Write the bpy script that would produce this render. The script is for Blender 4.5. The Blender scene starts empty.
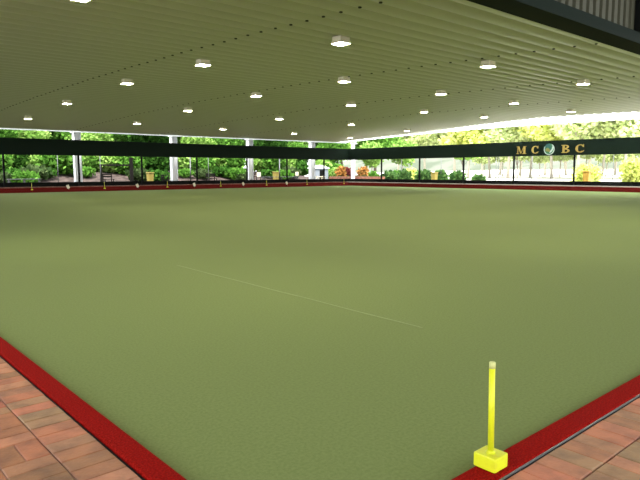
import bpy, bmesh, math, random
from mathutils import Vector, Matrix
random.seed(7)
S = 1.3                      # metres per survey unit (1 unit = eye height above the paving)
Z0 = 1.03                    # eye height above the green, in units
C = bpy.context.scene.collection
SC = bpy.context.scene

# ---------------------------------------------------------------- camera
R = Matrix(((0.7500, 0.0757, -0.6571), (-0.6614, 0.0840, -0.7453), (-0.0012, 0.9936, 0.1130)))
FOC = 601.8
def P(x, y, z):
    return Vector((x * S, y * S, (z + Z0) * S))
cam_d = bpy.data.cameras.new('camera'); cam = bpy.data.objects.new('camera', cam_d); C.objects.link(cam)
cam_d.sensor_width = 36; cam_d.lens = FOC / 640 * 36
q = R.to_quaternion(); q.normalize()
cam.matrix_world = Matrix.Translation(P(0, 0, 0)) @ q.to_matrix().to_4x4()
cam_d.clip_end = 1000
SC.camera = cam
def bearing(px, py=172):      # direction of sight used as a survey bearing
    return R @ Vector((px - 320, 240 - py, -FOC))
def on_y(px, y, py=172):      # point where a bearing meets the plane y
    r = bearing(px, py); return r * (y / r.y)
def on_x(px, x, py=172):
    r = bearing(px, py); return r * (x / r.x)

# ---------------------------------------------------------------- materials
def mat(name, col, rough=0.7, spec=0.3, metal=0.0, noise=None, bump=0.0, bscale=200, emit=None, trans=0.0):
    m = bpy.data.materials.new(name); m.use_nodes = True
    nt = m.node_tree; b = nt.nodes['Principled BSDF']
    b.inputs['Base Color'].default_value = (*col, 1)
    b.inputs['Roughness'].default_value = rough
    b.inputs['Specular IOR Level'].default_value = spec
    b.inputs['Metallic'].default_value = metal
    tc = nt.nodes.new('ShaderNodeTexCoord')
    if noise:
        col2, sc, lo, hi = noise
        n = nt.nodes.new('ShaderNodeTexNoise'); n.inputs['Scale'].default_value = sc; n.inputs['Detail'].default_value = 4
        nt.links.new(tc.outputs['Object'], n.inputs['Vector'])
        r = nt.nodes.new('ShaderNodeValToRGB')
        r.color_ramp.elements[0].position = lo; r.color_ramp.elements[0].color = (*col, 1)
        r.color_ramp.elements[1].position = hi; r.color_ramp.elements[1].color = (*col2, 1)
        nt.links.new(n.outputs['Fac'], r.inputs['Fac']); nt.links.new(r.outputs['Color'], b.inputs['Base Color'])
    if bump:
        n2 = nt.nodes.new('ShaderNodeTexNoise'); n2.inputs['Scale'].default_value = bscale
        nt.links.new(tc.outputs['Object'], n2.inputs['Vector'])
        bp = nt.nodes.new('ShaderNodeBump'); bp.inputs['Strength'].default_value = bump; bp.inputs['Distance'].default_value = 0.01
        nt.links.new(n2.outputs['Fac'], bp.inputs['Height']); nt.links.new(bp.outputs['Normal'], b.inputs['Normal'])
    if emit:
        b.inputs['Emission Color'].default_value = (*emit[0], 1); b.inputs['Emission Strength'].default_value = emit[1]
    return m

def leaf_mat(name, c1, c2):
    m = bpy.data.materials.new(name); m.use_nodes = True
    nt = m.node_tree; nt.nodes.clear()
    out = nt.nodes.new('ShaderNodeOutputMaterial')
    g = nt.nodes.new('ShaderNodeNewGeometry')
    mix = nt.nodes.new('ShaderNodeMix'); mix.data_type = 'RGBA'
    nt.links.new(g.outputs['Random Per Island'], mix.inputs[0])
    mix.inputs[6].default_value = (*c1, 1); mix.inputs[7].default_value = (*c2, 1)
    d = nt.nodes.new('ShaderNodeBsdfDiffuse'); t = nt.nodes.new('ShaderNodeBsdfTranslucent')
    nt.links.new(mix.outputs[2], d.inputs['Color']); nt.links.new(mix.outputs[2], t.inputs['Color'])
    ms = nt.nodes.new('ShaderNodeMixShader'); ms.inputs[0].default_value = 0.4
    nt.links.new(d.outputs[0], ms.inputs[1]); nt.links.new(t.outputs[0], ms.inputs[2])
    nt.links.new(ms.outputs[0], out.inputs['Surface'])
    return m

def opal_mat(name, col, f=0.8):
    m = bpy.data.materials.new(name); m.use_nodes = True
    nt = m.node_tree; nt.nodes.clear()
    out = nt.nodes.new('ShaderNodeOutputMaterial')
    d = nt.nodes.new('ShaderNodeBsdfDiffuse'); t = nt.nodes.new('ShaderNodeBsdfTranslucent'); ms = nt.nodes.new('ShaderNodeMixShader')
    d.inputs['Color'].default_value = (*col, 1); t.inputs['Color'].default_value = (*col, 1); ms.inputs[0].default_value = f
    nt.links.new(d.outputs[0], ms.inputs[1]); nt.links.new(t.outputs[0], ms.inputs[2]); nt.links.new(ms.outputs[0], out.inputs['Surface'])
    return m
def brick_mat():
    m = bpy.data.materials.new('clay_paver'); m.use_nodes = True
    nt = m.node_tree; b = nt.nodes['Principled BSDF']
    g = nt.nodes.new('ShaderNodeNewGeometry'); r = nt.nodes.new('ShaderNodeValToRGB')
    r.color_ramp.interpolation = 'LINEAR'
    cols = [(0.0, BRK[0]), (0.3, BRK[1]), (0.55, BRK[2]), (0.8, BRK[3]), (1.0, BRK[4])]
    e = r.color_ramp.elements
    e[0].position, e[0].color = cols[0][0], (*cols[0][1], 1); e[1].position, e[1].color = cols[-1][0], (*cols[-1][1], 1)
    for p, c in cols[1:-1]:
        k = e.new(p); k.color = (*c, 1)
    nt.links.new(g.outputs['Random Per Island'], r.inputs['Fac'])
    tc = nt.nodes.new('ShaderNodeTexCoord'); n = nt.nodes.new('ShaderNodeTexNoise')
    n.inputs['Scale'].default_value = 9; n.inputs['Detail'].default_value = 5
    nt.links.new(tc.outputs['Object'], n.inputs['Vector'])
    rr = nt.nodes.new('ShaderNodeValToRGB')
    rr.color_ramp.elements[0].position = 0.3; rr.color_ramp.elements[0].color = (0.62, 0.58, 0.58, 1)
    rr.color_ramp.elements[1].position = 0.62; rr.color_ramp.elements[1].color = (1.1, 1.05, 1.0, 1)
    nt.links.new(n.outputs['Fac'], rr.inputs['Fac'])
    mx = nt.nodes.new('ShaderNodeMix'); mx.data_type = 'RGBA'; mx.blend_type = 'MULTIPLY'; mx.inputs[0].default_value = 1
    nt.links.new(r.outputs['Color'], mx.inputs[6]); nt.links.new(rr.outputs['Color'], mx.inputs[7])
    nt.links.new(mx.outputs[2], b.inputs['Base Color'])
    b.inputs['Roughness'].default_value = 0.55
    bp = nt.nodes.new('ShaderNodeBump'); bp.inputs['Strength'].default_value = 0.25; bp.inputs['Distance'].default_value = 0.01
    n3 = nt.nodes.new('ShaderNodeTexNoise'); n3.inputs['Scale'].default_value = 60
    nt.links.new(tc.outputs['Object'], n3.inputs['Vector'])
    nt.links.new(n3.outputs['Fac'], bp.inputs['Height']); nt.links.new(bp.outputs['Normal'], b.inputs['Normal'])
    return m
BRK = [(0.23, 0.115, 0.05), (0.36, 0.14, 0.062), (0.44, 0.142, 0.076), (0.27, 0.165, 0.08), (0.47, 0.195, 0.105)]

M = dict(
    turf=mat('woven_turf', (0.147, 0.189, 0.058), 0.9, 0.12, noise=((0.176, 0.219, 0.072), 55, 0.35, 0.65), bump=0.3, bscale=260),
    ceil=mat('olive_roof_sheet', (0.43, 0.43, 0.31), 0.38, 0.5),
    screw=mat('screw_head', (0.02, 0.02, 0.015), 0.6),
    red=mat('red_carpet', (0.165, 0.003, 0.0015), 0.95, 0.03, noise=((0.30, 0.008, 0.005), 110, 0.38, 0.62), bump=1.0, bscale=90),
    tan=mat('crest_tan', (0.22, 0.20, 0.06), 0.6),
    red_shaded=mat('bank_carpet_shaded', (0.085, 0.007, 0.005), 0.95, 0.1, noise=((0.15, 0.012, 0.009), 60, 0.38, 0.62), bump=0.8, bscale=90),  # darker copy of the red carpet, far bank's shade put into its colour
    opal=opal_mat('opal_glare_sheet', (0.9, 0.92, 0.93), 0.7),
    mortar=mat('paving_sand', (0.035, 0.022, 0.016), 0.95),
    brick=brick_mat(),
    alu=mat('aluminium_edging', (0.24, 0.23, 0.23), 0.45, 0.5, 0.5),
    edge_dark=mat('dark_edge_line', (0.012, 0.010, 0.010), 0.8),
    yellow=mat('yellow_paint', (0.60, 0.62, 0.013), 0.45, 0.4, noise=((0.54, 0.52, 0.02), 30, 0.55, 0.75)),
    tape=mat('pale_yellow_cap', (0.50, 0.52, 0.2), 0.6),
    white=mat('white_paint', (0.88, 0.90, 0.94), 0.5),
    cream=mat('cream_paint', (0.72, 0.66, 0.50), 0.5),
    dgreen=mat('dark_green_sheet', (0.006, 0.013, 0.008), 0.75, 0.1),
    black=mat('black_paint', (0.005, 0.006, 0.005), 0.8, 0.1),
    grey=mat('galvanised_steel', (0.11, 0.115, 0.12), 0.5, 0.4, 0.4),
    lens=mat('lamp_lens', (0.9, 0.9, 0.85), 0.4, emit=((1.0, 0.92, 0.78), 86)),
    gold=mat('gold_lettering', (0.42, 0.285, 0.07), 0.5, 0.3),
    crest=mat('crest_green', (0.04, 0.17, 0.06), 0.6, noise=((0.03, 0.10, 0.10), 3, 0.4, 0.6)),
    crestp=mat('crest_pale', (0.45, 0.52, 0.48), 0.6),
    beige=mat('concrete_kerb', (0.42, 0.38, 0.31), 0.9, noise=((0.34, 0.30, 0.25), 4, 0.4, 0.6)),
    mulch=mat('bark_mulch', (0.022, 0.015, 0.012), 0.95, noise=((0.075, 0.053, 0.048), 2.5, 0.35, 0.65), bump=0.8, bscale=8),
    pale=mat('pale_gravel', (0.58, 0.55, 0.50), 0.95, noise=((0.66, 0.64, 0.60), 1.5, 0.35, 0.65)),
    bark=mat('bark', (0.07, 0.05, 0.04), 0.95, noise=((0.13, 0.10, 0.08), 6, 0.4, 0.6)),
    palebark=mat('pale_bark', (0.40, 0.36, 0.30), 0.9),
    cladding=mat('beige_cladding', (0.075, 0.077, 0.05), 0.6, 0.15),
    timber=mat('dark_timber', (0.008, 0.007, 0.006), 0.85, 0.1),
    bin=mat('yellow_bin', (0.25, 0.20, 0.05), 0.5),
    orange=mat('amber_bin', (0.36, 0.22, 0.04), 0.5),
    brickwall=mat('brown_brickwork', (0.13, 0.055, 0.035), 0.9, noise=((0.20, 0.09, 0.06), 5, 0.4, 0.6)),
    shed=mat('blue_grey_sheet', (0.22, 0.25, 0.29), 0.6),
    rock=mat('dark_rock', (0.13, 0.09, 0.08), 0.9, noise=((0.22, 0.15, 0.13), 4, 0.4, 0.6)),
    chalk=mat('chalk_line', (0.25, 0.29, 0.125), 0.9),
    hill=mat('hill_scrub', (0.06, 0.075, 0.05), 1.0, noise=((0.10, 0.11, 0.085), 0.12, 0.4, 0.6)),
    l_dark=leaf_mat('leaf_dark', (0.015, 0.05, 0.008), (0.06, 0.16, 0.025)),
    l_mid=leaf_mat('leaf_mid', (0.03, 0.10, 0.012), (0.14, 0.31, 0.05)),
    l_lime=leaf_mat('leaf_lime', (0.10, 0.23, 0.03), (0.34, 0.50, 0.14)),
    l_pale=leaf_mat('leaf_pale', (0.38, 0.47, 0.19), (0.62, 0.68, 0.36)),  # paleness includes the sunlight and haze on the far trees
    l_yel=leaf_mat('leaf_yellow_green', (0.44, 0.50, 0.11), (0.66, 0.70, 0.27)),
    l_bush=leaf_mat('leaf_bush', (0.03, 0.08, 0.025), (0.11, 0.21, 0.06)),
    l_orange=leaf_mat('leaf_orange', (0.15, 0.10, 0.03), (0.60, 0.28, 0.08)),
    l_wine=leaf_mat('leaf_wine', (0.10, 0.02, 0.025), (0.22, 0.06, 0.05)),
    l_hedge=leaf_mat('leaf_hedge', (0.03, 0.06, 0.02), (0.09, 0.13, 0.05)),
)

# ---------------------------------------------------------------- helpers
def link(name, bm, m, parent=None, smooth=False, loc=None):
    me = bpy.data.meshes.new(name)
    bmesh.ops.recalc_face_normals(bm, faces=bm.faces[:])
    bm.to_mesh(me); bm.free(); me.materials.append(m)
    if smooth:
        for p in me.polygons: p.use_smooth = True
    o = bpy.data.objects.new(name, me); C.objects.link(o)
    if parent: o.parent = parent
    if loc is not None: o.location = loc
    return o
def tag(o, label, cat, group=None, kind=None):
    o['label'] = label; o['category'] = cat
    if group: o['group'] = group
    if kind: o['kind'] = kind
    return o
def thing(name, loc, rz, label, cat, group=None, kind=None):
    o = bpy.data.objects.new(name, None); C.objects.link(o); o.empty_display_size = 0.2
    o.location = loc; o.rotation_euler = (0, 0, rz)
    return tag(o, label, cat, group, kind)
def struct(o, label=None):
    o['kind'] = 'structure'
    if label: o['label'] = label
    return o
def dup(root, loc, rz, label, group=None):
    r = root.copy(); C.objects.link(r); r.location = loc; r.rotation_euler = (0, 0, rz); r['label'] = label
    if group: r['group'] = group
    for ch in list(root.children):
        c = ch.copy(); C.objects.link(c); c.parent = r
        for g in list(ch.children):
            d = g.copy(); C.objects.link(d); d.parent = c
    return r
def box(bm, x0, x1, y0, y1, z0, z1, bevel=0.0, mtx=None):
    r = bmesh.ops.create_cube(bm, size=1.0)
    vs = r['verts']
    for v in vs:
        v.co = Vector((x0 + (v.co.x + .5) * (x1 - x0), y0 + (v.co.y + .5) * (y1 - y0), z0 + (v.co.z + .5) * (z1 - z0)))
    if bevel:
        es = list({e for v in vs for e in v.link_edges})
        rb = bmesh.ops.bevel(bm, geom=es, offset=bevel, segments=2, affect='EDGES', profile=0.6)
        vs = rb['verts']
    if mtx is not None:
        for v in vs: v.co = mtx @ v.co
    return vs
def tube(bm, pts, rad, n=10, cap=True):
    pts = [Vector(p) for p in pts]
    rad = rad if isinstance(rad, (list, tuple)) else [rad] * len(pts)
    rings = []
    for i, p in enumerate(pts):
        d = (pts[min(i + 1, len(pts) - 1)] - pts[max(i - 1, 0)]).normalized()
        a = d.orthogonal().normalized() if abs(d.z) < 0.99 else Vector((1, 0, 0))
        b = d.cross(a).normalized()
        rings.append([bm.verts.new(p + (a * math.cos(2 * math.pi * k / n) + b * math.sin(2 * math.pi * k / n)) * rad[i]) for k in range(n)])
    for i in range(len(rings) - 1):
        for k in range(n):
            bm.faces.new((rings[i][k], rings[i][(k + 1) % n], rings[i + 1][(k + 1) % n], rings[i + 1][k]))
    if cap:
        bm.faces.new(rings[0]); bm.faces.new(rings[-1])
def prism(bm, poly, mtx, depth):   # extrude a 2-D outline by depth along the local third axis
    a = [bm.verts.new(mtx @ Vector((x, y, 0))) for x, y in poly]
    b = [bm.verts.new(mtx @ Vector((x, y, depth))) for x, y in poly]
    n = len(poly)
    bm.faces.new(a); bm.faces.new(b[::-1])
    for i in range(n):
        bm.faces.new((a[i], a[(i + 1) % n], b[(i + 1) % n], b[i]))
def bmx(): return bmesh.new()
def ubox(name, a, b, m, parent=None, bevel=0.0):
    bm = bmx(); p, q_ = P(*a), P(*b)
    box(bm, min(p.x, q_.x), max(p.x, q_.x), min(p.y, q_.y), max(p.y, q_.y), min(p.z, q_.z), max(p.z, q_.z), bevel)
    return link(name, bm, m, parent)
NTH = ['first', 'second', 'third', 'fourth', 'fifth', 'sixth', 'seventh', 'eighth', 'ninth']

# ---------------------------------------------------------------- the green and its edges
X0, X1, Y0, Y1 = 0.886, 31.0, 1.10, 32.0
bm = bmx()
NX = 24
vs = [[bm.verts.new(P(X0 - .02 + (X1 - X0 + .03) * i / NX, Y0 - .02 + (Y1 - Y0 + .03) * j / NX, -1.03)) for j in range(NX + 1)] for i in range(NX + 1)]
for i in range(NX):
    for j in range(NX):
        bm.faces.new((vs[i][j], vs[i + 1][j], vs[i + 1][j + 1], vs[i][j + 1]))
struct(link('bowling_green', bm, M['turf']), 'flat olive green woven turf of the covered bowling green')

def red_strip(name, a, b, lab):
    bm = bmx(); p, q_ = P(*a), P(*b)
    box(bm, p.x, q_.x, p.y, q_.y, p.z, q_.z, 0.012)
    return struct(link(name, bm, M['red']), lab)
red_strip('kerb_red_carpet', (0.815, 1.02, -1.08), (0.906, 33.2, -0.995), 'red carpet strip bordering the turf along the brown brick corner')
red_strip('kerb_red_carpet', (0.906, 1.0125, -1.08), (33.2, 1.114, -0.995), 'red carpet strip bordering the turf under the yellow peg')
ubox('dark_edge_strip', (0.803, 1.0, -1.08), (0.815, 33.2, -1.012), M['edge_dark'])['kind'] = 'structure'  # dark strip in place of the shadow gap beside the red carpet
ubox('dark_edge_strip', (0.803, 1.0, -1.08), (33.2, 1.007, -1.006), M['edge_dark'])['kind'] = 'structure'
ubox('metal_edging', (0.815, 1.0072, -1.08), (33.2, 1.0118, -1.000), M['alu'])['kind'] = 'structure'

# far banks : red upstand with a ledge, concrete kerb and path behind
def far_bank(side):
    def bx(d0, d1, z0, z1, m, name, bev=0.0):
        if side == 'y':
            o = ubox(name, (-6, Y1 + d0, z0), (X1 + d0 if d0 > 0 else X1, Y1 + d1, z1), m, None, bev)
        else:
            o = ubox(name, (X1 + d0, -6, z0), (X1 + d1, Y1 + d1, z1), m, None, bev)
        return struct(o)
    bx(0.0, 0.14, -1.08, -0.905, M['red_shaded'], 'bank_red_carpet', 0.01)
    bx(0.14, 0.24, -1.08, -0.80, M['red_shaded'], 'bank_red_carpet', 0.01)
    bx(0.24, 0.55, -1.08, -0.755, M['beige' if side == 'x' else 'brickwall'], 'kerb_path')  # brown brick on the forest side carries its shade in the colour
    bx(0.55, 1.25, -1.08, -0.765, M['beige' if side == 'x' else 'brickwall'], 'garden_path')  # brown brick on the forest side for its shade here too
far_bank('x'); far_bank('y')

# chalk line on the turf
bm = bmx(); a, b = P(3.167, 5.987, -1.03), P(3.081, 2.475, -1.03)
d = (b - a).normalized(); n = Vector((-d.y, d.x, 0)) * 0.006
seg = 30
prev = None
for i in range(seg + 1):
    p = a.lerp(b, i / seg); p = p + Vector((math.sin(i * 0.7) * 0.004, 0, 0))
    cur = [bm.verts.new(p + n + Vector((0, 0, .001))), bm.verts.new(p - n + Vector((0, 0, .001))), bm.verts.new(p - n + Vector((0, 0, .0035))), bm.verts.new(p + n + Vector((0, 0, .0035)))]
    if prev:
        for k in range(4): bm.faces.new((prev[k], prev[(k + 1) % 4], cur[(k + 1) % 4], cur[k]))
    else: bm.faces.new(cur)
    prev = cur
bm.faces.new(prev)
tag(link('chalk_line', bm, M['chalk']), 'thin pale string line lying straight across the open turf', 'line')

# ---------------------------------------------------------------- brick paving
BW, BL = 0.0885, 0.163       # paver width and length with joint, units
def paver(bm, cx, cy, lx, ly):
    g = 0.0015
    h = random.uniform(-0.0012, 0.0012)
    p0 = P(cx - lx / 2 + g, cy - ly / 2 + g, -1.05); p1 = P(cx + lx / 2 - g, cy + ly / 2 - g, -1.0 + h)
    t = 0.0035
    lo = [(p0.x, p0.y), (p1.x, p0.y), (p1.x, p1.y), (p0.x, p1.y)]
    hi = [(p0.x + t, p0.y + t), (p1.x - t, p0.y + t), (p1.x - t, p1.y - t), (p0.x + t, p1.y - t)]
    A = [bm.verts.new((x, y, p0.z)) for x, y in lo]; B = [bm.verts.new((x, y, p1.z - t)) for x, y in lo]
    D = [bm.verts.new((x, y, p1.z)) for x, y in hi]
    bm.faces.new(D)
    for k in range(4):
        bm.faces.new((A[k], A[(k + 1) % 4], B[(k + 1) % 4], B[k])); bm.faces.new((B[k], B[(k + 1) % 4], D[(k + 1) % 4], D[k]))
def field(bm, xa, ya, nx, ny, sx, sy, flip=0):    # basket weave of paired pavers
    c = BL + 0.004
    for i in range(nx):
        for j in range(ny):
            x = xa + sx * c * i; y = ya + sy * c * j
            xc, yc = x + sx * c / 2, y + sy * c / 2
            if (i + j + flip) % 2:
                paver(bm, xc - c / 4, yc, c / 2, c); paver(bm, xc + c / 4, yc, c / 2, c)
            else:
                paver(bm, xc, yc - c / 4, c, c / 2); paver(bm, xc, yc + c / 4, c, c / 2)
bm = bmx()
y = 1.02
while y < 12:                                     # header course along the brown side
    paver(bm, 0.803 - BL / 2 - 0.002, y + BW / 2, BL, BW); y += BW
field(bm, 0.803 - BL - 0.0035, -1.0, 12, 48, -1, 1, 0)
x = 0.63
while x < 12:                                     # header course along the pink side
    paver(bm, x + BW / 2, 1.0 - BL / 2 - 0.001, BW, BL); x += BW
field(bm, 0.63, 1.0 - BL - 0.004, 48, 12, 1, -1, 1)
pv = link('brick_paving', bm, M['brick']); struct(pv, 'clay brick paving around the near corner of the green')
struct(ubox('ground_near', (-12, -12, -1.2), (0.803, 33.2, -1.012), M['mortar']))
struct(ubox('ground_near', (0.803, -12, -1.2), (33.2, 1.0, -1.012), M['mortar']))

# ---------------------------------------------------------------- yellow marker pegs
def peg(loc, rz, label, group, h=0.32, first=[None]):
    if first[0] is None:
        t = thing('marker_peg', loc, rz, label, 'marker peg', group)
        bm = bmx(); box(bm, -0.0513, 0.0513, -0.0545, 0.0545, 0.0, 0.063, 0.006)
        link('base_block', bm, M['yellow'], t)
        bm = bmx(); tube(bm, [(0, 0, 0.062), (-0.004, 0.004, 0.445)], 0.0135, 16); link('pole', bm, M['yellow'], t, True)
        bm = bmx(); tube(bm, [(-.004, .004, 0.445), (-.004, .004, 0.470), (-.004, .004, 0.473)], [0.0142, 0.0142, 0.011], 16); link('end_cap', bm, M['tape'], t, True)
        bm = bmx(); tube(bm, [(0, 0, 0.064), (0, 0, 0.072)], [0.022, 0.017], 14); link('collar', bm, M['yellow'], t, True)
        first[0] = t; return t
    return dup(first[0], loc, rz, label, group)
peg(P(1.7195, 1.0765, -0.994), 0, 'bright yellow marker peg on a block, on the red strip beside the pink bricks', 'yellow marker pegs')
YP = [31, 104, 167, 220.5, 266.5, 307, 344]
for i, px in enumerate(YP):
    x = on_y(px, Y1 + 0.07).x
    peg(P(x, Y1 + 0.07, -0.904), 0, 'small distant yellow marker peg on the far red bank, %s from the left' % NTH[i], 'yellow marker pegs')
WP = [68, 137.5, 194.5, 243.5, 287]
w0 = None
for i, px in enumerate(WP):
    x = on_y(px, Y1 + 0.07).x; lab = 'white tilted number marker on the far red bank, %s from the left' % NTH[i]
    if w0 is None:
        w0 = thing('number_marker', P(x, Y1 + 0.07, -0.904), 0, lab, 'number marker', 'white rink number markers')
        bm = bmx(); tube(bm, [(0, 0, 0), (0, 0, 0.10)], 0.018, 8); link('stake', bm, M['cream'], w0, True)
        bm = bmx(); box(bm, -0.09, 0.09, -0.02, 0.02, 0, 0.24, 0.008, Matrix.Translation((0, 0, 0.07)) @ Matrix.Rotation(math.radians(-22), 4, 'Y'))
        link('plate', bm, M['cream'], w0)
    else: dup(w0, P(x, Y1 + 0.07, -0.904), 0, lab)

# ---------------------------------------------------------------- ceiling
PEAK, DROP = 2.55, 0.37
def zc(y): return PEAK - DROP * ((y - 16.5) / 15.5) ** 2
YA, YB, XA, XB = 1.55, 33.0, -2.0, 28.7
PITCH = 0.41; NS = 12
def rib(t):                                       # broad flat pans with a narrow rib between them
    t = t % 1.0
    return 0.085 * math.exp(-((t - .5) / .2) ** 2)
def xb(y):                                        # steel edge tapered so the white sheets follow the glare band
    t = max(0.0, min(1.0, (y - 15.0) / 10.0)); return 27.4 + 3.3 * t
def roof_sheet(sky):  # sky selects the translucent sheets added for the glare
    bm = bmx(); n = int((YB - YA) / PITCH * NS); prev = None
    for i in range(n + 1):
        y = YA + (YB - YA) * i / n
        z = zc(y) + rib((y - YA) / PITCH)
        e = xb(y); xs = [e + (31.6 - e) * k / 5 for k in range(6)] if sky else [XA + (e - XA) * k / 34 for k in range(35)]
        row = [bm.verts.new(P(x, y, z)) for x in xs]
        if prev:
            for k in range(len(xs) - 1): bm.faces.new((prev[k], row[k], row[k + 1], prev[k + 1]))
        prev = row
    return bm
bm = roof_sheet(False)
ce = link('ceiling', bm, M['ceil'], None, True); struct(ce, 'ribbed olive steel ceiling arching over the whole green')
md = ce.modifiers.new('sheet', 'SOLIDIFY'); md.thickness = 0.04; md.offset = 1
for r_, x in enumerate((6.5, 11.45, 16.35, 21.25)):
    bm = bmx(); k = 0
    while YA + PITCH * (k + .5) < YB - 0.3:
        y = YA + PITCH * (k + 1); c = P(x + 0.012 * math.sin(k), y, zc(y) + rib(0))
        tube(bm, [c - Vector((0, 0, .022)), c + Vector((0, 0, .03))], 0.034, 8); k += 1
    o = link('screw_row', bm, M['screw'], ce); o['label'] = 'row of dark screw heads'
sk = struct(link('ceiling_glare_sheet', roof_sheet(True), M['opal'], None, True), 'milky white translucent roof sheets added for the glare along the open gable end')  # translucent sheets added to make the bright glare at the gable edge
md = sk.modifiers.new('sheet', 'SOLIDIFY'); md.thickness = 0.006; md.offset = 1
# white translucent strip added on the eave to glow as its glare line
bm = bmx(); e0 = P(-8, 32.98, 0); e1 = P(31.75, 33.16, 0)
ze = (zc(33) + Z0) * S
box(bm, e0.x, e1.x, e0.y + .02, e0.y + .03, ze - 0.04, ze + 0.16)
struct(link('eave_glow_strip', bm, M['opal']), 'white translucent strip added to glow along the low eave of the ceiling')

# ---------------------------------------------------------------- ceiling lamps
ROWS = [('nearest the dark beam', [(80, -1), (341, 44), (488, 67), (583, 84.5)]),
        ('second from the dark beam', [(203, 65.5), (344, 82), (441, 94.5), (514, 103.7), (571, 112)]),
        ('in the middle of the ceiling', [(127, 84), (256, 96.5), (351, 105.5), (424, 112.5), (484, 117.5)]),
        ('second from the white eave strip', [(67, 104), (188, 111), (279, 119.4), (351, 125), (407, 131)]),
        ('nearest the white eave strip', [(28, 119), (137, 124), (223, 129.6), (294, 134), (350, 138)])]
L0 = None
def lamp_point(px, py):
    r = bearing(px, py).normalized(); t = 1.0
    while t * r.z < zc(t * r.y) - 0.115: t += 0.01
    return r * t
for rn, pts in ROWS:
    for i, (px, py) in enumerate(pts):
        p = lamp_point(px, py); loc = P(p.x, p.y, zc(p.y))
        lab = 'lit ceiling lamp, %s from the left in the row %s' % (NTH[i], rn)
        if L0 is None:
            L0 = thing('ceiling_lamp', loc, 0, lab, 'ceiling lamp', 'lit ceiling lamps')
            bm = bmx(); h = 0.15; box(bm, -h, h, -h, h, -0.09, 0.02, 0.008); box(bm, -h - .02, h + .02, -h - .02, h + .02, -0.125, -0.09, 0.008); link('housing', bm, M['cream'], L0)
            bm = bmx(); h = 0.158; box(bm, -h, h, -h, h, -0.148, -0.125); lo = link('lens', bm, M['lens'], L0); lo.data.materials.append(M['cream'])
            for f in lo.data.polygons: f.material_index = 0 if f.normal.z < -.5 else 1
        else: dup(L0, loc, 0, lab)

for i, x in enumerate((3.3, 7.8, 12.2)):  # unseen row added to brighten the near turf
    dup(L0, P(x, 4.1, zc(4.1)), 0, 'unseen lit ceiling lamp added above the near edge, %s from the camera corner' % NTH[i])

# ---------------------------------------------------------------- dark beam and clad wall over the near edge
yb = 1.62; zb = yb * 0.457; yn = 1.48
bt = thing('verandah_beam', P(5, yb, zb), 0, 'dark green beam with clad panel above, crossing the top corner of the photo', 'beam')
def rel(o, root): o.location = o.location - root.location; o.parent = root; return o
o = ubox('beam', (-1.0, yn, zb), (9.0, yb, zb + 0.062), M['dgreen'])
rel(o, bt)
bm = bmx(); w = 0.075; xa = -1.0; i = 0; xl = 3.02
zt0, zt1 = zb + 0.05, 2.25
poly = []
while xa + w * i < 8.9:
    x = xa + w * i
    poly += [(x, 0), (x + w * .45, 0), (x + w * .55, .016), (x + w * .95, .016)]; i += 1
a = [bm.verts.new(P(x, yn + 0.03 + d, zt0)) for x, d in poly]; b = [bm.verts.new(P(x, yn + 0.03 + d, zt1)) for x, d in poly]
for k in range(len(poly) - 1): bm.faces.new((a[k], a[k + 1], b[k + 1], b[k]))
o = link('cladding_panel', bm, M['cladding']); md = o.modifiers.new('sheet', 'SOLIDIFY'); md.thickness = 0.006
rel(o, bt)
xp = on_y(634.5, yn + 0.03, 22).x
rel(ubox('post', (xp - 0.01, yn - 0.04, zb + 0.063), (xp + 0.05, yn + 0.025, 2.25), M['black']), bt)

# unseen roof over the camera side, added to block sky light
struct(ubox('unseen_shade_roof', (-4, -2.4, 2.26), (12, 1.9, 2.33), M['cladding']))
# ---------------------------------------------------------------- long dark fascias along the two far sides
BZ0, BZ1 = 0.86, 1.68
def fascia(name, a, b, label):
    p, q_ = P(*a), P(*b); root = thing(name, (p + q_) / 2, 0, label, 'fascia')
    bm = bmx(); c = (p + q_) / 2
    box(bm, p.x - c.x, q_.x - c.x, p.y - c.y, q_.y - c.y, p.z - c.z, q_.z - c.z, 0.01); link('panel', bm, M['dgreen'], root)
    return root, c
FX, FY = 31.75, 32.75        # planes of the two fascias
f1, c1 = fascia('fascia', (2, FY, BZ0), (FX + .1, FY + .1, BZ1), 'long plain dark green fascia in front of the white columns and forest')
f2, c2 = fascia('fascia', (FX, -4, BZ0), (FX + .1, FY - .01, BZ1), 'long dark green fascia carrying gold letters and a round crest')
# lettering, facing the green : local x runs towards -y, local y is up
def glyph_mtx(px, zmid, hh):
    p = on_x(px, FX - 0.002); c = P(FX - 0.002, p.y, zmid)
    return Matrix.Translation(c - c2) @ Matrix(((0, 0, -1, 0), (-1, 0, 0, 0), (0, 1, 0, 0), (0, 0, 0, 1)))
def arc(cx, cy, rx, ry, a0, a1, tmax, n=26, tmin=None, k=1.0):
    out, inn = [], []
    tmin = tmax * .3 if tmin is None else tmin
    for i in range(n + 1):
        a = math.radians(a0 + (a1 - a0) * i / n); t = tmin + (tmax - tmin) * abs(math.cos(a)) ** k
        out.append((cx + rx * math.cos(a), cy + ry * math.sin(a)))
        inn.append((cx + (rx - t) * math.cos(a), cy + (ry - min(t, tmin * 1.3)) * math.sin(a)))
    return out + inn[::-1]
def rect(x0, x1, y0, y1): return [(x0, y0), (x1, y0), (x1, y1), (x0, y1)]
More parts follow.
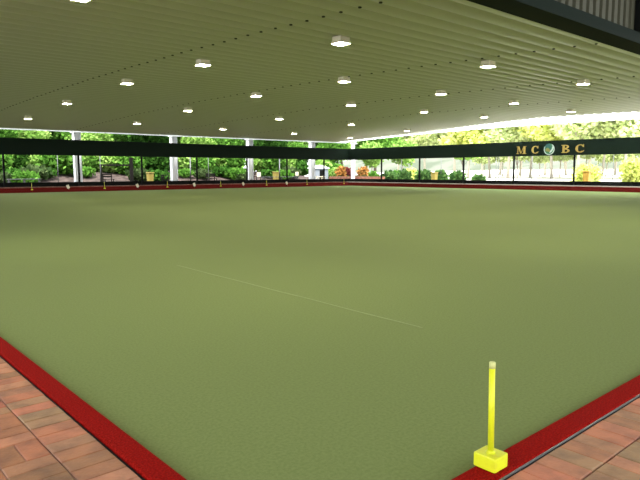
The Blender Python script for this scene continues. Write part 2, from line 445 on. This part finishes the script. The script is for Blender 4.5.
def letter(ch, px, zmid, H, W):
    polys = []
    h, w = H / 2, W / 2; s = H * .09; st = W * .26
    if ch == 'C':
        polys.append(arc(0.04 * W, 0, w, h, 48, 312, st, 34, s))
        polys.append([(w * .62, h * .32), (w * .82, h * .32), (w * .82, h * .98), (w * .70, h * .98), (w * .50, h * .70)])
        polys.append([(w * .64, -h * .66), (w * .80, -h * .46), (w * .90, -h * .52), (w * .72, -h * .84)])
    if ch == 'B':
        polys += [rect(-w * .72, -w * .72 + st, -h, h), rect(-w, -w * .1, -h, -h + s), rect(-w, -w * .1, h - s, h), rect(-w * .5, w * .05, -s * .45, s * .45)]
        polys.append(arc(-w * .12, h * .5, w * .92, h * .5 , -90, 90, st * .95, 18, s))
        polys.append(arc(-w * .12, -h * .48, w * 1.12, h * .52, -90, 90, st, 18, s))
    if ch == 'M':
        polys += [rect(-w * .82, -w * .70, -h, h), rect(w * .48, w * .48 + st * .85, -h, h)]
        polys += [rect(-w * 1.02, -w * .48, -h, -h + s), rect(w * .28, w * 1.08, -h, -h + s), rect(-w * 1.02, -w * .62, h - s, h), rect(w * .6, w * 1.08, h - s, h)]
        polys.append([(-w * .86, h), (-w * .48, h), (w * .08, -h * .80), (-w * .10, -h * .95)])
        polys.append([(w * .50, h), (w * .62, h), (-w * .02, -h * .95), (-w * .10, -h * .80)])
    bm = bmx(); mt = glyph_mtx(px, zmid, H)
    for k, pl in enumerate(polys): prism(bm, pl, mt, 0.028 + .0015 * k)
    o = link('letter', bm, M['gold'], f2); o['label'] = 'gold serif letter ' + ch
for ch, px, zz, W in (('M', 520.6, 1.205, .74), ('C', 534.3, 1.205, .60), ('B', 564.6, 1.205, .60), ('C', 578.8, 1.205, .68)):
    letter(ch, px, zz, 0.56, W)
mt = glyph_mtx(548.4, 1.21, 1)
def disc(bm, r0, r1, a0, a1, d, n=40):
    if r0 <= 0: prism(bm, [(r1 * math.cos(math.radians(a0 + (a1 - a0) * i / n)), r1 * math.sin(math.radians(a0 + (a1 - a0) * i / n))) for i in range(n)], mt, d)
    else:
        o_ = [(r1 * math.cos(math.radians(a0 + (a1 - a0) * i / n)), r1 * math.sin(math.radians(a0 + (a1 - a0) * i / n))) for i in range(n + 1)]
        i_ = [(r0 * math.cos(math.radians(a0 + (a1 - a0) * i / n)), r0 * math.sin(math.radians(a0 + (a1 - a0) * i / n))) for i in range(n + 1)]
        prism(bm, o_ + i_[::-1], mt, d)
RR = 0.40
bm = bmx(); disc(bm, 0, RR, 0, 360, 0.022); em = link('crest', bm, M['crest'], f2); em['label'] = 'round green and pale club crest'
bm = bmx(); disc(bm, RR * .86, RR, 150, 420, 0.034); link('rim', bm, M['crestp'], em)
bm = bmx(); prism(bm, [(-.30, -.02), (-.16, .10), (0, .04), (.10, -.10), (.02, -.20), (-.12, -.16), (-.26, -.14)], mt, 0.036); link('emblem', bm, M['tan'], em)
bm = bmx(); prism(bm, [(.02, -.28), (.18, -.20), (.30, -.02), (.33, .14), (.24, .20), (.20, .02), (.10, -.12)], mt, 0.038); link('swoosh', bm, M['crestp'], em)

# ---------------------------------------------------------------- posts carrying the fascias, white columns
GZ = -0.765
def dpost(loc, h, label, first={}, key='b', m='black', grp=''):
    if key not in first:
        t = thing('fascia_post', loc, 0, label, 'post', grp)
        bm = bmx(); box(bm, -.055, .055, -.055, .055, 0, h, .006); link('shaft', bm, M[m], t)
        bm = bmx(); box(bm, -.10, .10, -.10, .10, 0, .03, .005); link('base_plate', bm, M[m], t)
        first[key] = t; return t
    return dup(first[key], loc, 0, label)
KERB = 33.05
hp = (BZ0 - GZ) * S + .3
for i, px in enumerate([4, 79, 142, 197, 247, 287, 324]):
    x = on_y(px, FY + .16).x
    dpost(P(x, FY + .16, GZ), hp, 'black post under the plain fascia facing the forest, %s from the left' % NTH[i], key='b', grp='black posts under the plain fascia')
for i, px in enumerate([381.5, 419.5, 463.5, 513.7, 574]):
    y = on_x(px, FX + .16).y
    dpost(P(FX + .16, y, GZ), hp, 'dark grey post under the lettered fascia, %s one from the far corner' % NTH[i], key='g', m='black', grp='posts under the lettered fascia')
# low black rail behind the path
ubox('kerb_rail', (2, KERB, -1.08), (32.2, KERB + .1, -0.54), M['black'])['kind'] = 'structure'
ubox('kerb_rail', (32.05, -4, -1.08), (32.15, KERB, -0.54), M['black'])['kind'] = 'structure'
CY = 33.55
c0 = None
for i, px in enumerate([78, 174.2, 250, 312, 353]):
    y = CY; x = on_y(px, y).x
    lab = 'white steel column holding the eave, %s from the left' % NTH[i] if i < 4 else 'white steel column at the far corner behind the orange croton plants'
    ztop = (zc(33) + Z0) * S - 0.02; zb_ = (-1.0 + Z0) * S
    if c0 is None:
        c0 = thing('support_column', P(x, y, -1.0), 0, lab, 'column', 'white columns under the eave', 'thing')
        bm = bmx(); w = 0.235; hh = ztop - zb_
        box(bm, -w, w, -.02, .02, .02, hh, .004); box(bm, -w, -w + .035, -.2, .2, .02, hh, .004); box(bm, w - .035, w, -.2, .2, .02, hh, .004)
        link('shaft', bm, M['white'], c0)
        bm = bmx(); box(bm, -.33, .33, -.28, .28, 0, .03, .004); link('base_plate', bm, M['white'], c0)
        bm = bmx(); box(bm, -.34, .34, -.55, .24, hh - .02, hh + .10, .01); link('cap_plate', bm, M['white'], c0)
    else:
        o = dup(c0, P(x, y, -1.0), 0, lab)
        if i == 4: o.scale = (.62, .62, 1)

# ---------------------------------------------------------------- ground outside
def ground(name, rows, m, label):
    bm = bmx(); g = [[bm.verts.new(P(*p)) for p in r] for r in rows]
    for i in range(len(g) - 1):
        for j in range(len(g[0]) - 1): bm.faces.new((g[i][j], g[i + 1][j], g[i + 1][j + 1], g[i][j + 1]))
    return struct(link(name, bm, m, None, True), label)
def gl(x, y):
    t = max(0.0, min(1.0, (y - 34.6) / 6.0)); t = t * t * (3 - 2 * t)
    k = max(0.0, min(1.0, (36 - x) / 6)) if x > 30 else 1
    return -0.95 + (0.95 * t + max(0, y - 44) * .05) * (0.25 + .75 * k) + 0.07 * math.sin(x * 1.3 + y) * t
ground('ground_bank', [[(x, y, gl(x, y)) for x in [-6 + 1.5 * k for k in range(34)]] for y in [33.1, 34, 35, 36.5, 38, 39.5, 41, 42.5, 44, 48, 54, 62, 75]], M['mulch'], 'bark mulch bank rising behind the plain fascia')
def gr(x, y): return -0.95 + 0.012 * (x - 32)
ground('ground_gravel', [[(x, y, gr(x, y)) for y in (-40, -20, 0, 10, 20, 33.1)] for x in (32.1, 36, 44, 60, 90, 160)], M['pale'], 'pale bright gravel ground beyond the lettered fascia')
ground('ground_gravel', [[(x, y, gr(x, y) - .02) for y in (33.0, 45, 60, 90)] for x in (43.5, 60, 90, 160)], M['pale'], 'pale gravel ground behind the far corner')

# ---------------------------------------------------------------- plants
def leaf_blob(blobs, n, size, droop=0.3):
    vs, fs = [], []
    tot = sum(b[3] * b[4] * b[5] for b in blobs)
    for (cx, cy, cz, rx, ry, rz) in blobs:
        for _ in range(int(n * rx * ry * rz / tot)):
            while True:
                u = Vector((random.uniform(-1, 1), random.uniform(-1, 1), random.uniform(-1, 1)))
                if 0.35 < u.length < 1: break
            p = Vector((cx + u.x * rx, cy + u.y * ry, cz + u.z * rz))
            d = Vector((random.gauss(0, 1), random.gauss(0, 1), random.gauss(-droop, .6))).normalized()
            s = d.cross(Vector((random.gauss(0, 1), random.gauss(0, 1), random.gauss(0, 1)))).normalized()
            L = size * random.uniform(.7, 1.4); W = L * .42
            k = len(vs)
            vs += [p, p + d * L * .5 + s * W, p + d * L, p + d * L * .5 - s * W]
            fs.append((k, k + 1, k + 2, k + 3))
    return vs, fs
def py_mesh(name, vs, fs, m, parent=None):
    me = bpy.data.meshes.new(name); me.from_pydata([tuple(v) for v in vs], [], fs); me.materials.append(m)
    o = bpy.data.objects.new(name, me); C.objects.link(o)
    if parent: o.parent = parent
    return o
def crown(R_, zc_, k=7, flat=.75):
    b = [(0, 0, zc_, R_ * .7, R_ * .7, R_ * flat * .8)]
    for i in range(k):
        a = 2 * math.pi * i / k + random.uniform(-.4, .4); r = R_ * random.uniform(.4, .75)
        b.append((r * math.cos(a), r * math.sin(a), zc_ + R_ * flat * random.uniform(-.55, .55), R_ * random.uniform(.3, .5), R_ * random.uniform(.3, .5), R_ * flat * random.uniform(.3, .5)))
    return b
def tree(name, loc, R_, zc_, n, size, m, bark, label, cat, group, k=7, flat=.75, tr=.12, lean=0.0):
    t = thing(name, loc, random.uniform(0, 6), label, cat, group)
    bl = crown(R_, zc_, k, flat)
    vs, fs = leaf_blob(bl, n, size); py_mesh('foliage', vs, fs, M[m], t)
    bm = bmx(); tube(bm, [(0, 0, -.3), (lean * .4, .05, zc_ * .4), (lean, 0, zc_)], [tr * 1.3, tr, tr * .5], 8)
    for b in bl[1:5]:
        tube(bm, [(lean * .5, 0, zc_ * .55), ((b[0] + lean) * .5, b[1] * .5, (zc_ * .6 + b[2]) * .5 + .1), (b[0], b[1], b[2])], [tr * .5, tr * .35, tr * .12], 6)
    link('trunk', bm, M[bark], t, True)
    return t
def bush(name, loc, R_, h, n, size, m, label, cat='bush', group=None, stems=True):
    t = thing(name, loc, 0, label, cat, group)
    vs, fs = leaf_blob([(0, 0, h * .5, R_, R_, h * .5), (R_ * .4, .1, h * .4, R_ * .6, R_ * .6, h * .4), (-R_ * .4, -.1, h * .42, R_ * .6, R_ * .6, h * .42)], n, size, -.5)
    py_mesh('foliage', vs, fs, M[m], t)
    bm = bmx()
    for i in range(5):
        a = i * 1.26; tube(bm, [(0, 0, -.1), (R_ * .3 * math.cos(a), R_ * .3 * math.sin(a), h * .35), (R_ * .5 * math.cos(a), R_ * .5 * math.sin(a), h * .7)], [.03, .02, .01], 5)
    link('stems', bm, M['bark'], t)
    return t

# forest behind the plain fascia
random.seed(21)
FOR = []
k = 0
WHO = ['the leftmost bay', 'the first white column', 'the second white column', 'the third white column', 'the fourth white column', 'the far corner']
protos = [tree('forest_tree', P(0, 60, 0), 3.4, 4.6, 5200, .34, c, 'bark', '', 'tree', 'forest trees on the bank', 8, .85, .16) for c in ('l_mid', 'l_dark', 'l_lime', 'l_mid', 'l_lime')]
used = set()
def place_tree(px, y, rz, pi, lab, sc=1.0):
    x = on_y(px, y).x
    z = gl(x, y)
    if pi not in used:
        o = protos[pi]; used.add(pi); o.location = P(x, y, z); o.rotation_euler.z = rz; o['label'] = lab
    else: o = dup(protos[pi], P(x, y, z), rz, lab)
    o.scale = (sc, sc, sc)
front = [-8, 22, 52, 92, 118, 150, 196, 222, 268, 296, 330]
for i, px in enumerate(front):
    place_tree(px, 41.5 + (i * 37 % 5) * .7, i * 1.3, [0, 2, 3, 4, 0, 1, 4, 3, 1, 0, 3][i], 'bushy green forest tree in the front row on the mulch bank, %d%s from the left' % (i + 1, {1: 'st', 2: 'nd', 3: 'rd'}.get(i + 1, 'th')), .62 + .1 * (i % 3))
mid = [5, 36, 70, 104, 134, 164, 186, 210, 236, 258, 284, 310, 338, 366]
for i, px in enumerate(mid):
    place_tree(px, 47 + (i * 29 % 5) * .8, i * 2.1, [1, 0, 2, 4, 3, 0, 2, 1, 0, 3, 4, 1, 2, 0][i], 'tall forest tree in the second row behind the mulch bank, %d%s from the left' % (i + 1, {1: 'st', 2: 'nd', 3: 'rd'}.get(i + 1, 'th')), 1.0 + .12 * (i % 3))
back = [-15, 25, 60, 90, 122, 152, 178, 205, 230, 262, 290, 316, 342, 375]
for i, px in enumerate(back):
    place_tree(px, 55 + (i * 17 % 5) * .9, i * 1.7, [1, 1, 0, 1, 3, 1, 0, 1, 1, 0, 1, 1, 0, 3][i], 'dark tall tree at the back of the forest, %d%s from the left' % (i + 1, {1: 'st', 2: 'nd', 3: 'rd'}.get(i + 1, 'th')), 1.25 + .12 * (i % 3))

us = [bush('understorey_shrub', P(0, 60, 0), 1.5, 2.1, 1500, .34, c, '', 'shrub', 'shrubs under the forest') for c in ('l_mid', 'l_lime', 'l_dark')]
for i, px in enumerate([-6, 12, 28, 44, 60, 86, 98, 116, 128, 146, 158, 188, 202, 218, 232, 258, 272, 286, 300, 322, 334]):
    y = 39.2 + (i * 7 % 4) * .8; x = on_y(px, y).x; lab = 'leafy green shrub on the mulch at the foot of the forest, %d%s from the left' % (i + 1, {1: 'st', 2: 'nd', 3: 'rd'}.get((i + 1) % 10 if i > 13 else i + 1, 'th'))
    pi = [0, 1, 2, 1, 0, 1, 0, 1][i % 8]
    if i < 3: pi = i; o = us[i]; o.location = P(x, y, gl(x, y)); o['label'] = lab
    else: o = dup(us[pi], P(x, y, gl(x, y)), i * 1.3, lab)
    k = .8 + .25 * (i * 5 % 3) / 2; o.scale = (k, k, k)

gc = [bush('groundcover_clump', P(0, 60, 0), .75, .62, 420, .22, c, '', 'plant', 'low plants on the mulch') for c in ('l_hedge', 'l_dark', 'l_mid')]
for i, (px, y) in enumerate([(3, 37), (14, 37.6), (25, 36.6), (35, 37.4), (46, 38), (84, 38.2), (138, 37.2), (158, 36.6), (185, 37.8), (203, 37.5), (222, 38), (236, 37.2), (243, 36.6), (268, 37.6), (283, 37), (291, 37.4)]):
    x = on_y(px, y).x; lab = 'low leafy clump on the mulch below the forest shrubs, %d%s from the left' % (i + 1, {1: 'st', 2: 'nd', 3: 'rd'}.get(i + 1, 'th'))
    if i < 3: o = gc[i]; o.location = P(x, y, gl(x, y)); o['label'] = lab
    else: o = dup(gc[(i * 7) % 3], P(x, y, gl(x, y)), i * 1.1, lab)
    k = 1 + .4 * (i * 5 % 4) / 3; o.scale = (k, k, k * 1.15)

# benches, bins and small things on the bank side
def bench(px0, px1, y, label, m, low=True):
    a, b = on_y(px0, y), on_y(px1, y); L = (b.x - a.x) * S
    t = thing('garden_bench', P((a.x + b.x) / 2, y, -0.95), 0, label, 'bench', 'benches behind the plain fascia')
    bm = bmx()
    for j in range(3): box(bm, -L / 2, L / 2, -.2 + j * .14, -.08 + j * .14, .62, .665, .006)
    link('seat', bm, M[m], t)
    t.scale.z = 1.15
    for sx in (-.92, 0, .92):
        bm = bmx(); box(bm, sx * L / 2 - .03, sx * L / 2 + .03, -.17, -.11, 0, .62, .004); box(bm, sx * L / 2 - .03, sx * L / 2 + .03, .11, .17, 0, .62, .004)
        box(bm, sx * L / 2 - .03, sx * L / 2 + .03, -.17, .17, .56, .62, .004); link('leg_frame', bm, M[m], t)
    return t
bench(7, 40, 34.3, 'long grey backless bench at the far left, behind the black rail', 'grey')
bench(262, 298, 34.4, 'grey backless bench between the third and fourth white columns', 'grey')
bench(317, 324, 34.4, 'short pale bench beside the fourth white column, toward the corner', 'cream')
def chair_bench(px0, px1, y, label):
    a, b = on_y(px0, y), on_y(px1, y); L = (b.x - a.x) * S; z = gl((a.x + b.x) / 2, y)
    t = thing('backed_bench', P((a.x + b.x) / 2, y, z), 0, label, 'bench', 'dark benches on the mulch')
    bm = bmx(); box(bm, -L / 2, L / 2, -.22, .22, .42, .47, .008); link('seat', bm, M['timber'], t)
    bm = bmx()
    box(bm, -L / 2, L / 2, .20, .24, .60, .72, .006); box(bm, -L / 2, L / 2, .22, .26, .78, .90, .006); link('backrest', bm, M['timber'], t)
    for sx in (-1, 1):
        for sy in (-1, 1):
            bm = bmx(); box(bm, sx * (L / 2 - .06) - .03, sx * (L / 2 - .06) + .03, sy * .19 - .03, sy * .19 + .03, -.05, .42 if sy < 0 else .9, .004); link('leg', bm, M['timber'], t)
chair_bench(103, 113, 36.2, 'small dark bench on the mulch, just right of the first white column')
chair_bench(162, 170, 35.6, 'small dark bench on the mulch, just left of the second white column')
chair_bench(207, 216, 36.0, 'small dark bench on the mulch between the second and third white columns')
chair_bench(254.5, 262, 36.6, 'small dark bench partly hidden beside the third white column')
def litter_bin(px, p_, axis, z, label, m):
    q_ = on_y(px, p_) if axis == 'y' else on_x(px, p_)
    t = thing('litter_bin', P(q_.x, q_.y, z), 0 if axis == 'y' else math.pi / 2, label, 'bin', 'bins standing around the green')
    bm = bmx(); vs = box(bm, -.22, .22, -.22, .22, .05, .82, .02)
    for v in vs:
        f = .85 + .15 * v.co.z / .82; v.co.x *= f; v.co.y *= f
    link('body', bm, M[m], t)
    bm = bmx(); box(bm, -.25, .25, -.25, .25, .82, .90, .025); link('lid', bm, M[m], t)
    bm = bmx()
    for sx in (-1, 1): tube(bm, [(sx * .20, .2, .06), (sx * .25, .2, .06)], .06, 10)
    link('wheels', bm, M['black'], t)
litter_bin(150, 34.6, 'y', -.72, 'dull yellow bin left of the second white column', 'bin')
litter_bin(275.8, 34.8, 'y', -.70, 'yellow bin between the third and fourth white columns', 'bin')
litter_bin(434.5, 33.2, 'x', -.74, 'yellow bin among the dark bushes beyond the lettered fascia', 'bin')
litter_bin(587.2, 33.0, 'x', -.68, 'amber bin in front of the yellow-green shrub', 'orange')
def board(px, w, y, z0, h, label, m):
    q_ = on_y(px, y); z = gl(q_.x, y)
    t = thing('notice_board', P(q_.x, y, z), 0, label, 'board', 'boards behind the plain fascia')
    bm = bmx(); zz = (z0 - z) * S; box(bm, -w / 2, w / 2, -.02, .02, zz, zz + h, .006); link('panel', bm, M[m], t)
    for sx in (-.4, .4):
        bm = bmx(); tube(bm, [(sx * w, .03, 0), (sx * w, .03, zz + h)], .02, 8); link('leg', bm, M['grey'], t)
board(258.8, .42, 35.2, -.36, .40, 'small white board on legs beside the third white column', 'cream')
board(297, .36, 35.4, -.30, .36, 'small cream board on legs left of the fourth white column', 'cream')
# dark timber frame on the bank
a, b = on_y(101, 36.5), on_y(131.5, 36.5); z = gl(b.x, 36.5)
t = thing('timber_frame', P((a.x + b.x) / 2, 36.5, z), 0, 'dark timber frame with one crossbar between the first two columns', 'frame')
L = (b.x - a.x) * S; top = (.46 - z) * S
bm = bmx(); box(bm, -L / 2, L / 2, -.06, .06, top - .13, top, .01); link('crossbar', bm, M['timber'], t)
for sx in (-1, 1):
    bm = bmx(); box(bm, sx * L / 2 - (.13 if sx > 0 else .07), sx * L / 2 + (.13 if sx > 0 else .07), -.08, .08, -.2, top + (.55 if sx > 0 else 0), .01); link('post', bm, M['timber'], t)
# thin poles
pz = None
POL = [(58, 34.9), (100.5, 35), (190.5, 34.2), (208.5, 35.4), (279.6, 34.2)]
for i, (px, y) in enumerate(POL):
    q_ = on_y(px, y); lab = 'thin grey pole standing on the bank side, %s from the left' % NTH[i]
    if pz is None:
        pz = thing('steel_pole', P(q_.x, y, gl(q_.x, y)), 0, lab, 'pole', 'thin steel poles')
        bm = bmx(); tube(bm, [(0, 0, 0), (0, 0, 2.55)], .022, 8); link('shaft', bm, M['grey'], pz, True)
        bm = bmx(); tube(bm, [(0, 0, 2.55), (0, 0, 2.6)], [.03, .02], 8); link('cap', bm, M['grey'], pz, True)
    else:
        o = dup(pz, P(q_.x, y, gl(q_.x, y)), 0, lab)
        if i in (2, 4): o.scale = (2.2, 2.2, 1)
for i, px in enumerate((401.5, 441, 496, 498.5, 532, 613)):
    q_ = on_x(px, 34.0 + .3 * (i % 2)); dup(pz, P(q_.x, q_.y, gr(q_.x, q_.y)), 0, 'thin grey pole on the gravel beyond the lettered fascia, %s from the far corner' % NTH[i])
# shed at the corner
a = on_y(318.5, 38); z = -.9
t = thing('garden_shed', P(a.x, 38, z), 0, 'small blue-grey shed seen between the fourth column and the corner post', 'shed')
bm = bmx(); box(bm, -.9, .9, -.6, .6, 0, 1.5, .02); link('wall_panel', bm, M['shed'], t)
bm = bmx(); prism(bm, [(-1.0, 1.5), (1.0, 1.5), (1.0, 1.55), (0, 1.85), (-1.0, 1.55)], Matrix(((1, 0, 0, 0), (0, 0, 1, -.7), (0, 1, 0, 0), (0, 0, 0, 1))), 1.4); link('roof', bm, M['white'], t)
bm = bmx(); box(bm, -.35, .35, -.64, -.6, .02, 1.35, .01); link('door_leaf', bm, M['black'], t)

# planter and plants round the far corner
a = on_y(328, 34.6); 
ubox('planter_wall', (a.x, 34.2, -1.0), (33.75, 34.5, -0.38), M['brickwall'])
tag(bpy.data.objects['planter_wall'], 'low brown brick planter wall below the orange crotons', 'wall')
q_ = on_x(381, 33.3)
ubox('planter_wall', (33.45, q_.y, -1.0), (33.75, 34.19, -0.38), M['brickwall'])
tag(bpy.data.objects['planter_wall.001'], 'low brown brick planter wall turning along the lettered fascia side', 'wall')
random.seed(5)
def at_y(px, y, z): q_ = on_y(px, y); return P(q_.x, y, z)
def at_x(px, x, z): q_ = on_x(px, x); return P(x, q_.y, z)
bush('croton', at_y(341, 35.2, -.7), .55, 1.45, 500, .24, 'l_orange', 'orange leaved croton just left of the corner column')
bush('croton', at_y(348.5, 35.6, -.7), .40, 1.35, 380, .24, 'l_wine', 'dark wine red croton standing in front of the corner column')
bush('croton', at_y(363, 36.0, -.7), .65, 1.4, 520, .24, 'l_orange', 'orange leaved croton just right of the corner column')
bush('planter_shrub', at_y(334, 36.5, -.75), .6, 1.4, 420, .25, 'l_lime', 'pale green shrub at the left end of the corner planter')
bush('planter_shrub', at_x(374, 34.6, -.75), .6, .95, 380, .25, 'l_mid', 'green shrub right of the orange crotons')
for i, px in enumerate((331, 339, 347, 356, 364)):
    bush('hedge_plant', at_y(px, 35.05, -.75), .30, .55, 160, .16, 'l_hedge', 'low dark hedge plant along the brown planter wall, %s from the left' % NTH[i], 'plant', 'low hedge plants')
BS = [(388, 34.5, .75, 1.25, 'l_bush', 'mid green bush beside the first dark grey post'), (396, 36.5, .7, 1.3, 'l_mid', 'soft green bush behind the first pair of grey posts'),
      (404.5, 34.2, .65, 1.35, 'l_bush', 'dark bush left of the yellow-green bush beside the second grey post'), (411, 36, .7, 1.5, 'l_yel', 'yellow-green bush beside the second dark grey post'),
      (424, 34.4, .8, 1.35, 'l_bush', 'large dark bush between the second grey post and the yellow bin'), (441, 34.6, .65, 1.25, 'l_bush', 'dark bush just right of the yellow bin'),
      (457.5, 34.2, .72, 1.2, 'l_bush', 'dark bush against the third dark grey post'), (478.5, 33.9, .5, .85, 'l_bush', 'small round bush between the third and fourth grey posts'),
      (587, 34.6, 1.05, 1.75, 'l_yel', 'bright yellow-green shrub behind the amber bin'), (633, 33.8, .85, 2.2, 'l_yel', 'tall yellow-green shrub at the photo right edge')]
for px, x, r, h, m, lab in BS:
    bush('garden_bush', at_x(px, x, gr(x, 0) - .02), r, h, 900, .26, m, lab)
def rock(px, x, r, lab):
    bm = bmx(); bmesh.ops.create_icosphere(bm, subdivisions=3, radius=r)
    for v in bm.verts:
        k = 1 + .18 * math.sin(v.co.x * 9 + px) + .14 * math.cos(v.co.y * 11 + v.co.z * 7); v.co = Vector((v.co.x * k * 1.3, v.co.y * k, v.co.z * k * .75))
    o = link('garden_rock', bm, M['rock'], None, True); o.location = at_x(px, x, gr(x, 0)) + Vector((0, 0, r * .35)); tag(o, lab, 'rock', 'rocks on the gravel')
rock(504.5, 33.3, .42, 'dark rock left of the fourth grey post, under the letter M'); rock(526, 33.4, .34, 'dark rock right of the fourth grey post, under the letter C')
rock(467, 33.2, .36, 'reddish rock beside the dark bush at the third grey post'); rock(632, 32.9, .22, 'small dark rock below the tall yellow-green shrub')

# pale trees beyond the gravel, sunlight and haze included in their leaf colour
random.seed(33)
pp = [tree('gum_tree', P(60, 0, 0), 3.8, 6.2, 3200, .5, c, 'palebark', '', 'tree', 'pale trees beyond the gravel', 8, .8, .14, .4) for c in ('l_pale', 'l_yel', 'l_pale')]
usedp = set()
def place_gum(px, x, rz, pi, lab, sc):
    y = on_x(px, x).y; loc = P(x, y, gr(x, y))
    if pi not in usedp:
        o = pp[pi]; usedp.add(pi); o.location = loc; o.rotation_euler.z = rz; o['label'] = lab
    else: o = dup(pp[pi], loc, rz, lab)
    o.scale = (sc, sc, sc)
o_ = lambda i: '%d%s' % (i + 1, {1: 'st', 2: 'nd', 3: 'rd'}.get(i + 1, 'th'))
G1 = [468, 490, 508, 530, 552, 578, 602, 626, 655]
for i, px in enumerate(G1): place_gum(px, 52 + (i * 23 % 5) * 1.2, i * 1.9, [1, 0, 2, 0, 1, 0, 2, 0, 1][i], 'pale yellow-green tree in the nearer row beyond the gravel, %s from the far corner' % o_(i), .95 + .1 * (i % 3))
G2 = [398, 425, 455, 482, 500, 520, 545, 566, 590, 615, 640]
for i, px in enumerate(G2): place_gum(px, 68 + (i * 31 % 5) * 1.5, i * 1.1, [0, 2, 0, 2, 0, 2, 1, 0, 2, 0, 2][i], 'pale tree in the farther row beyond the gravel, %s from the far corner' % o_(i), 1.15 + .1 * (i % 3))
for i, px in enumerate([484, 503, 521, 540, 560, 585, 606, 624, 645]): place_gum(px, 60 + (i * 13 % 4), i * .9, 0 if i % 2 else 2, 'young pale tree with a low crown beyond the gravel, %s from the far corner' % o_(i), .52 + .06 * (i % 3))
tree('shade_tree', at_x(464, 37.5, gr(37.5, 0)), 1.5, 2.9, 1300, .26, 'l_lime', 'bark', 'small green tree with a low crown behind the third dark grey post', 'tree', None, 6, .5, .06, .2)
tree('leaning_sapling', at_x(517, 35.5, gr(36, 0)), .8, 2.9, 260, .22, 'l_pale', 'bark', 'thin leaning sapling under the letter M', 'tree', None, 4, .6, .035, .5)
tree('corner_tree', at_x(402, 42, gr(42, 0)), 2.0, 3.3, 2200, .32, 'l_lime', 'palebark', 'light green tree rising above the fascia near the far corner', 'tree', None, 7, .9, .08)
tree('corner_tree', at_x(372, 44, gr(44, 0)), 2.2, 3.2, 2200, .32, 'l_lime', 'palebark', 'light green tree just right of the corner column', 'tree', None, 7, .9, .08)
# distant scrubby hill
rows = []
for i in range(5):
    rows.append([(150 + 14 * i, -60 + 10 * j, -1 + (8.5 + 3.0 * math.sin(j * .7) + 1.5 * math.sin(j * 1.9)) * (math.sin(min(1, i / 3) * math.pi / 2))) for j in range(27)])
ground('hills', rows, M['hill'], 'pale scrubby hill far beyond the gravel')

# ---------------------------------------------------------------- daylight
w = bpy.data.worlds.new('sky'); SC.world = w; w.use_nodes = True
bg = w.node_tree.nodes['Background']; bg.inputs['Color'].default_value = (0.93, 0.97, 1.0, 1); bg.inputs['Strength'].default_value = 1.0
sd = bpy.data.lights.new('sun', 'SUN'); sd.energy = 3.4; sd.angle = math.radians(12); sd.color = (1.0, 0.96, 0.88)
so = bpy.data.objects.new('sun', sd); C.objects.link(so); so.location = (0, 0, 30)
so.rotation_euler = Vector((0.30, 0.32, -0.90)).to_track_quat('-Z', 'Y').to_euler()
SC.view_settings.view_transform = 'Standard'; SC.view_settings.look = 'None'; SC.view_settings.gamma = 1.0
SC.view_settings.use_curve_mapping = False
SC.view_settings.exposure = 2.1
SC.cycles.use_denoising = True
SC.cycles.max_bounces = 8; SC.cycles.diffuse_bounces = 5
SC.cycles.sample_clamp_indirect = 8
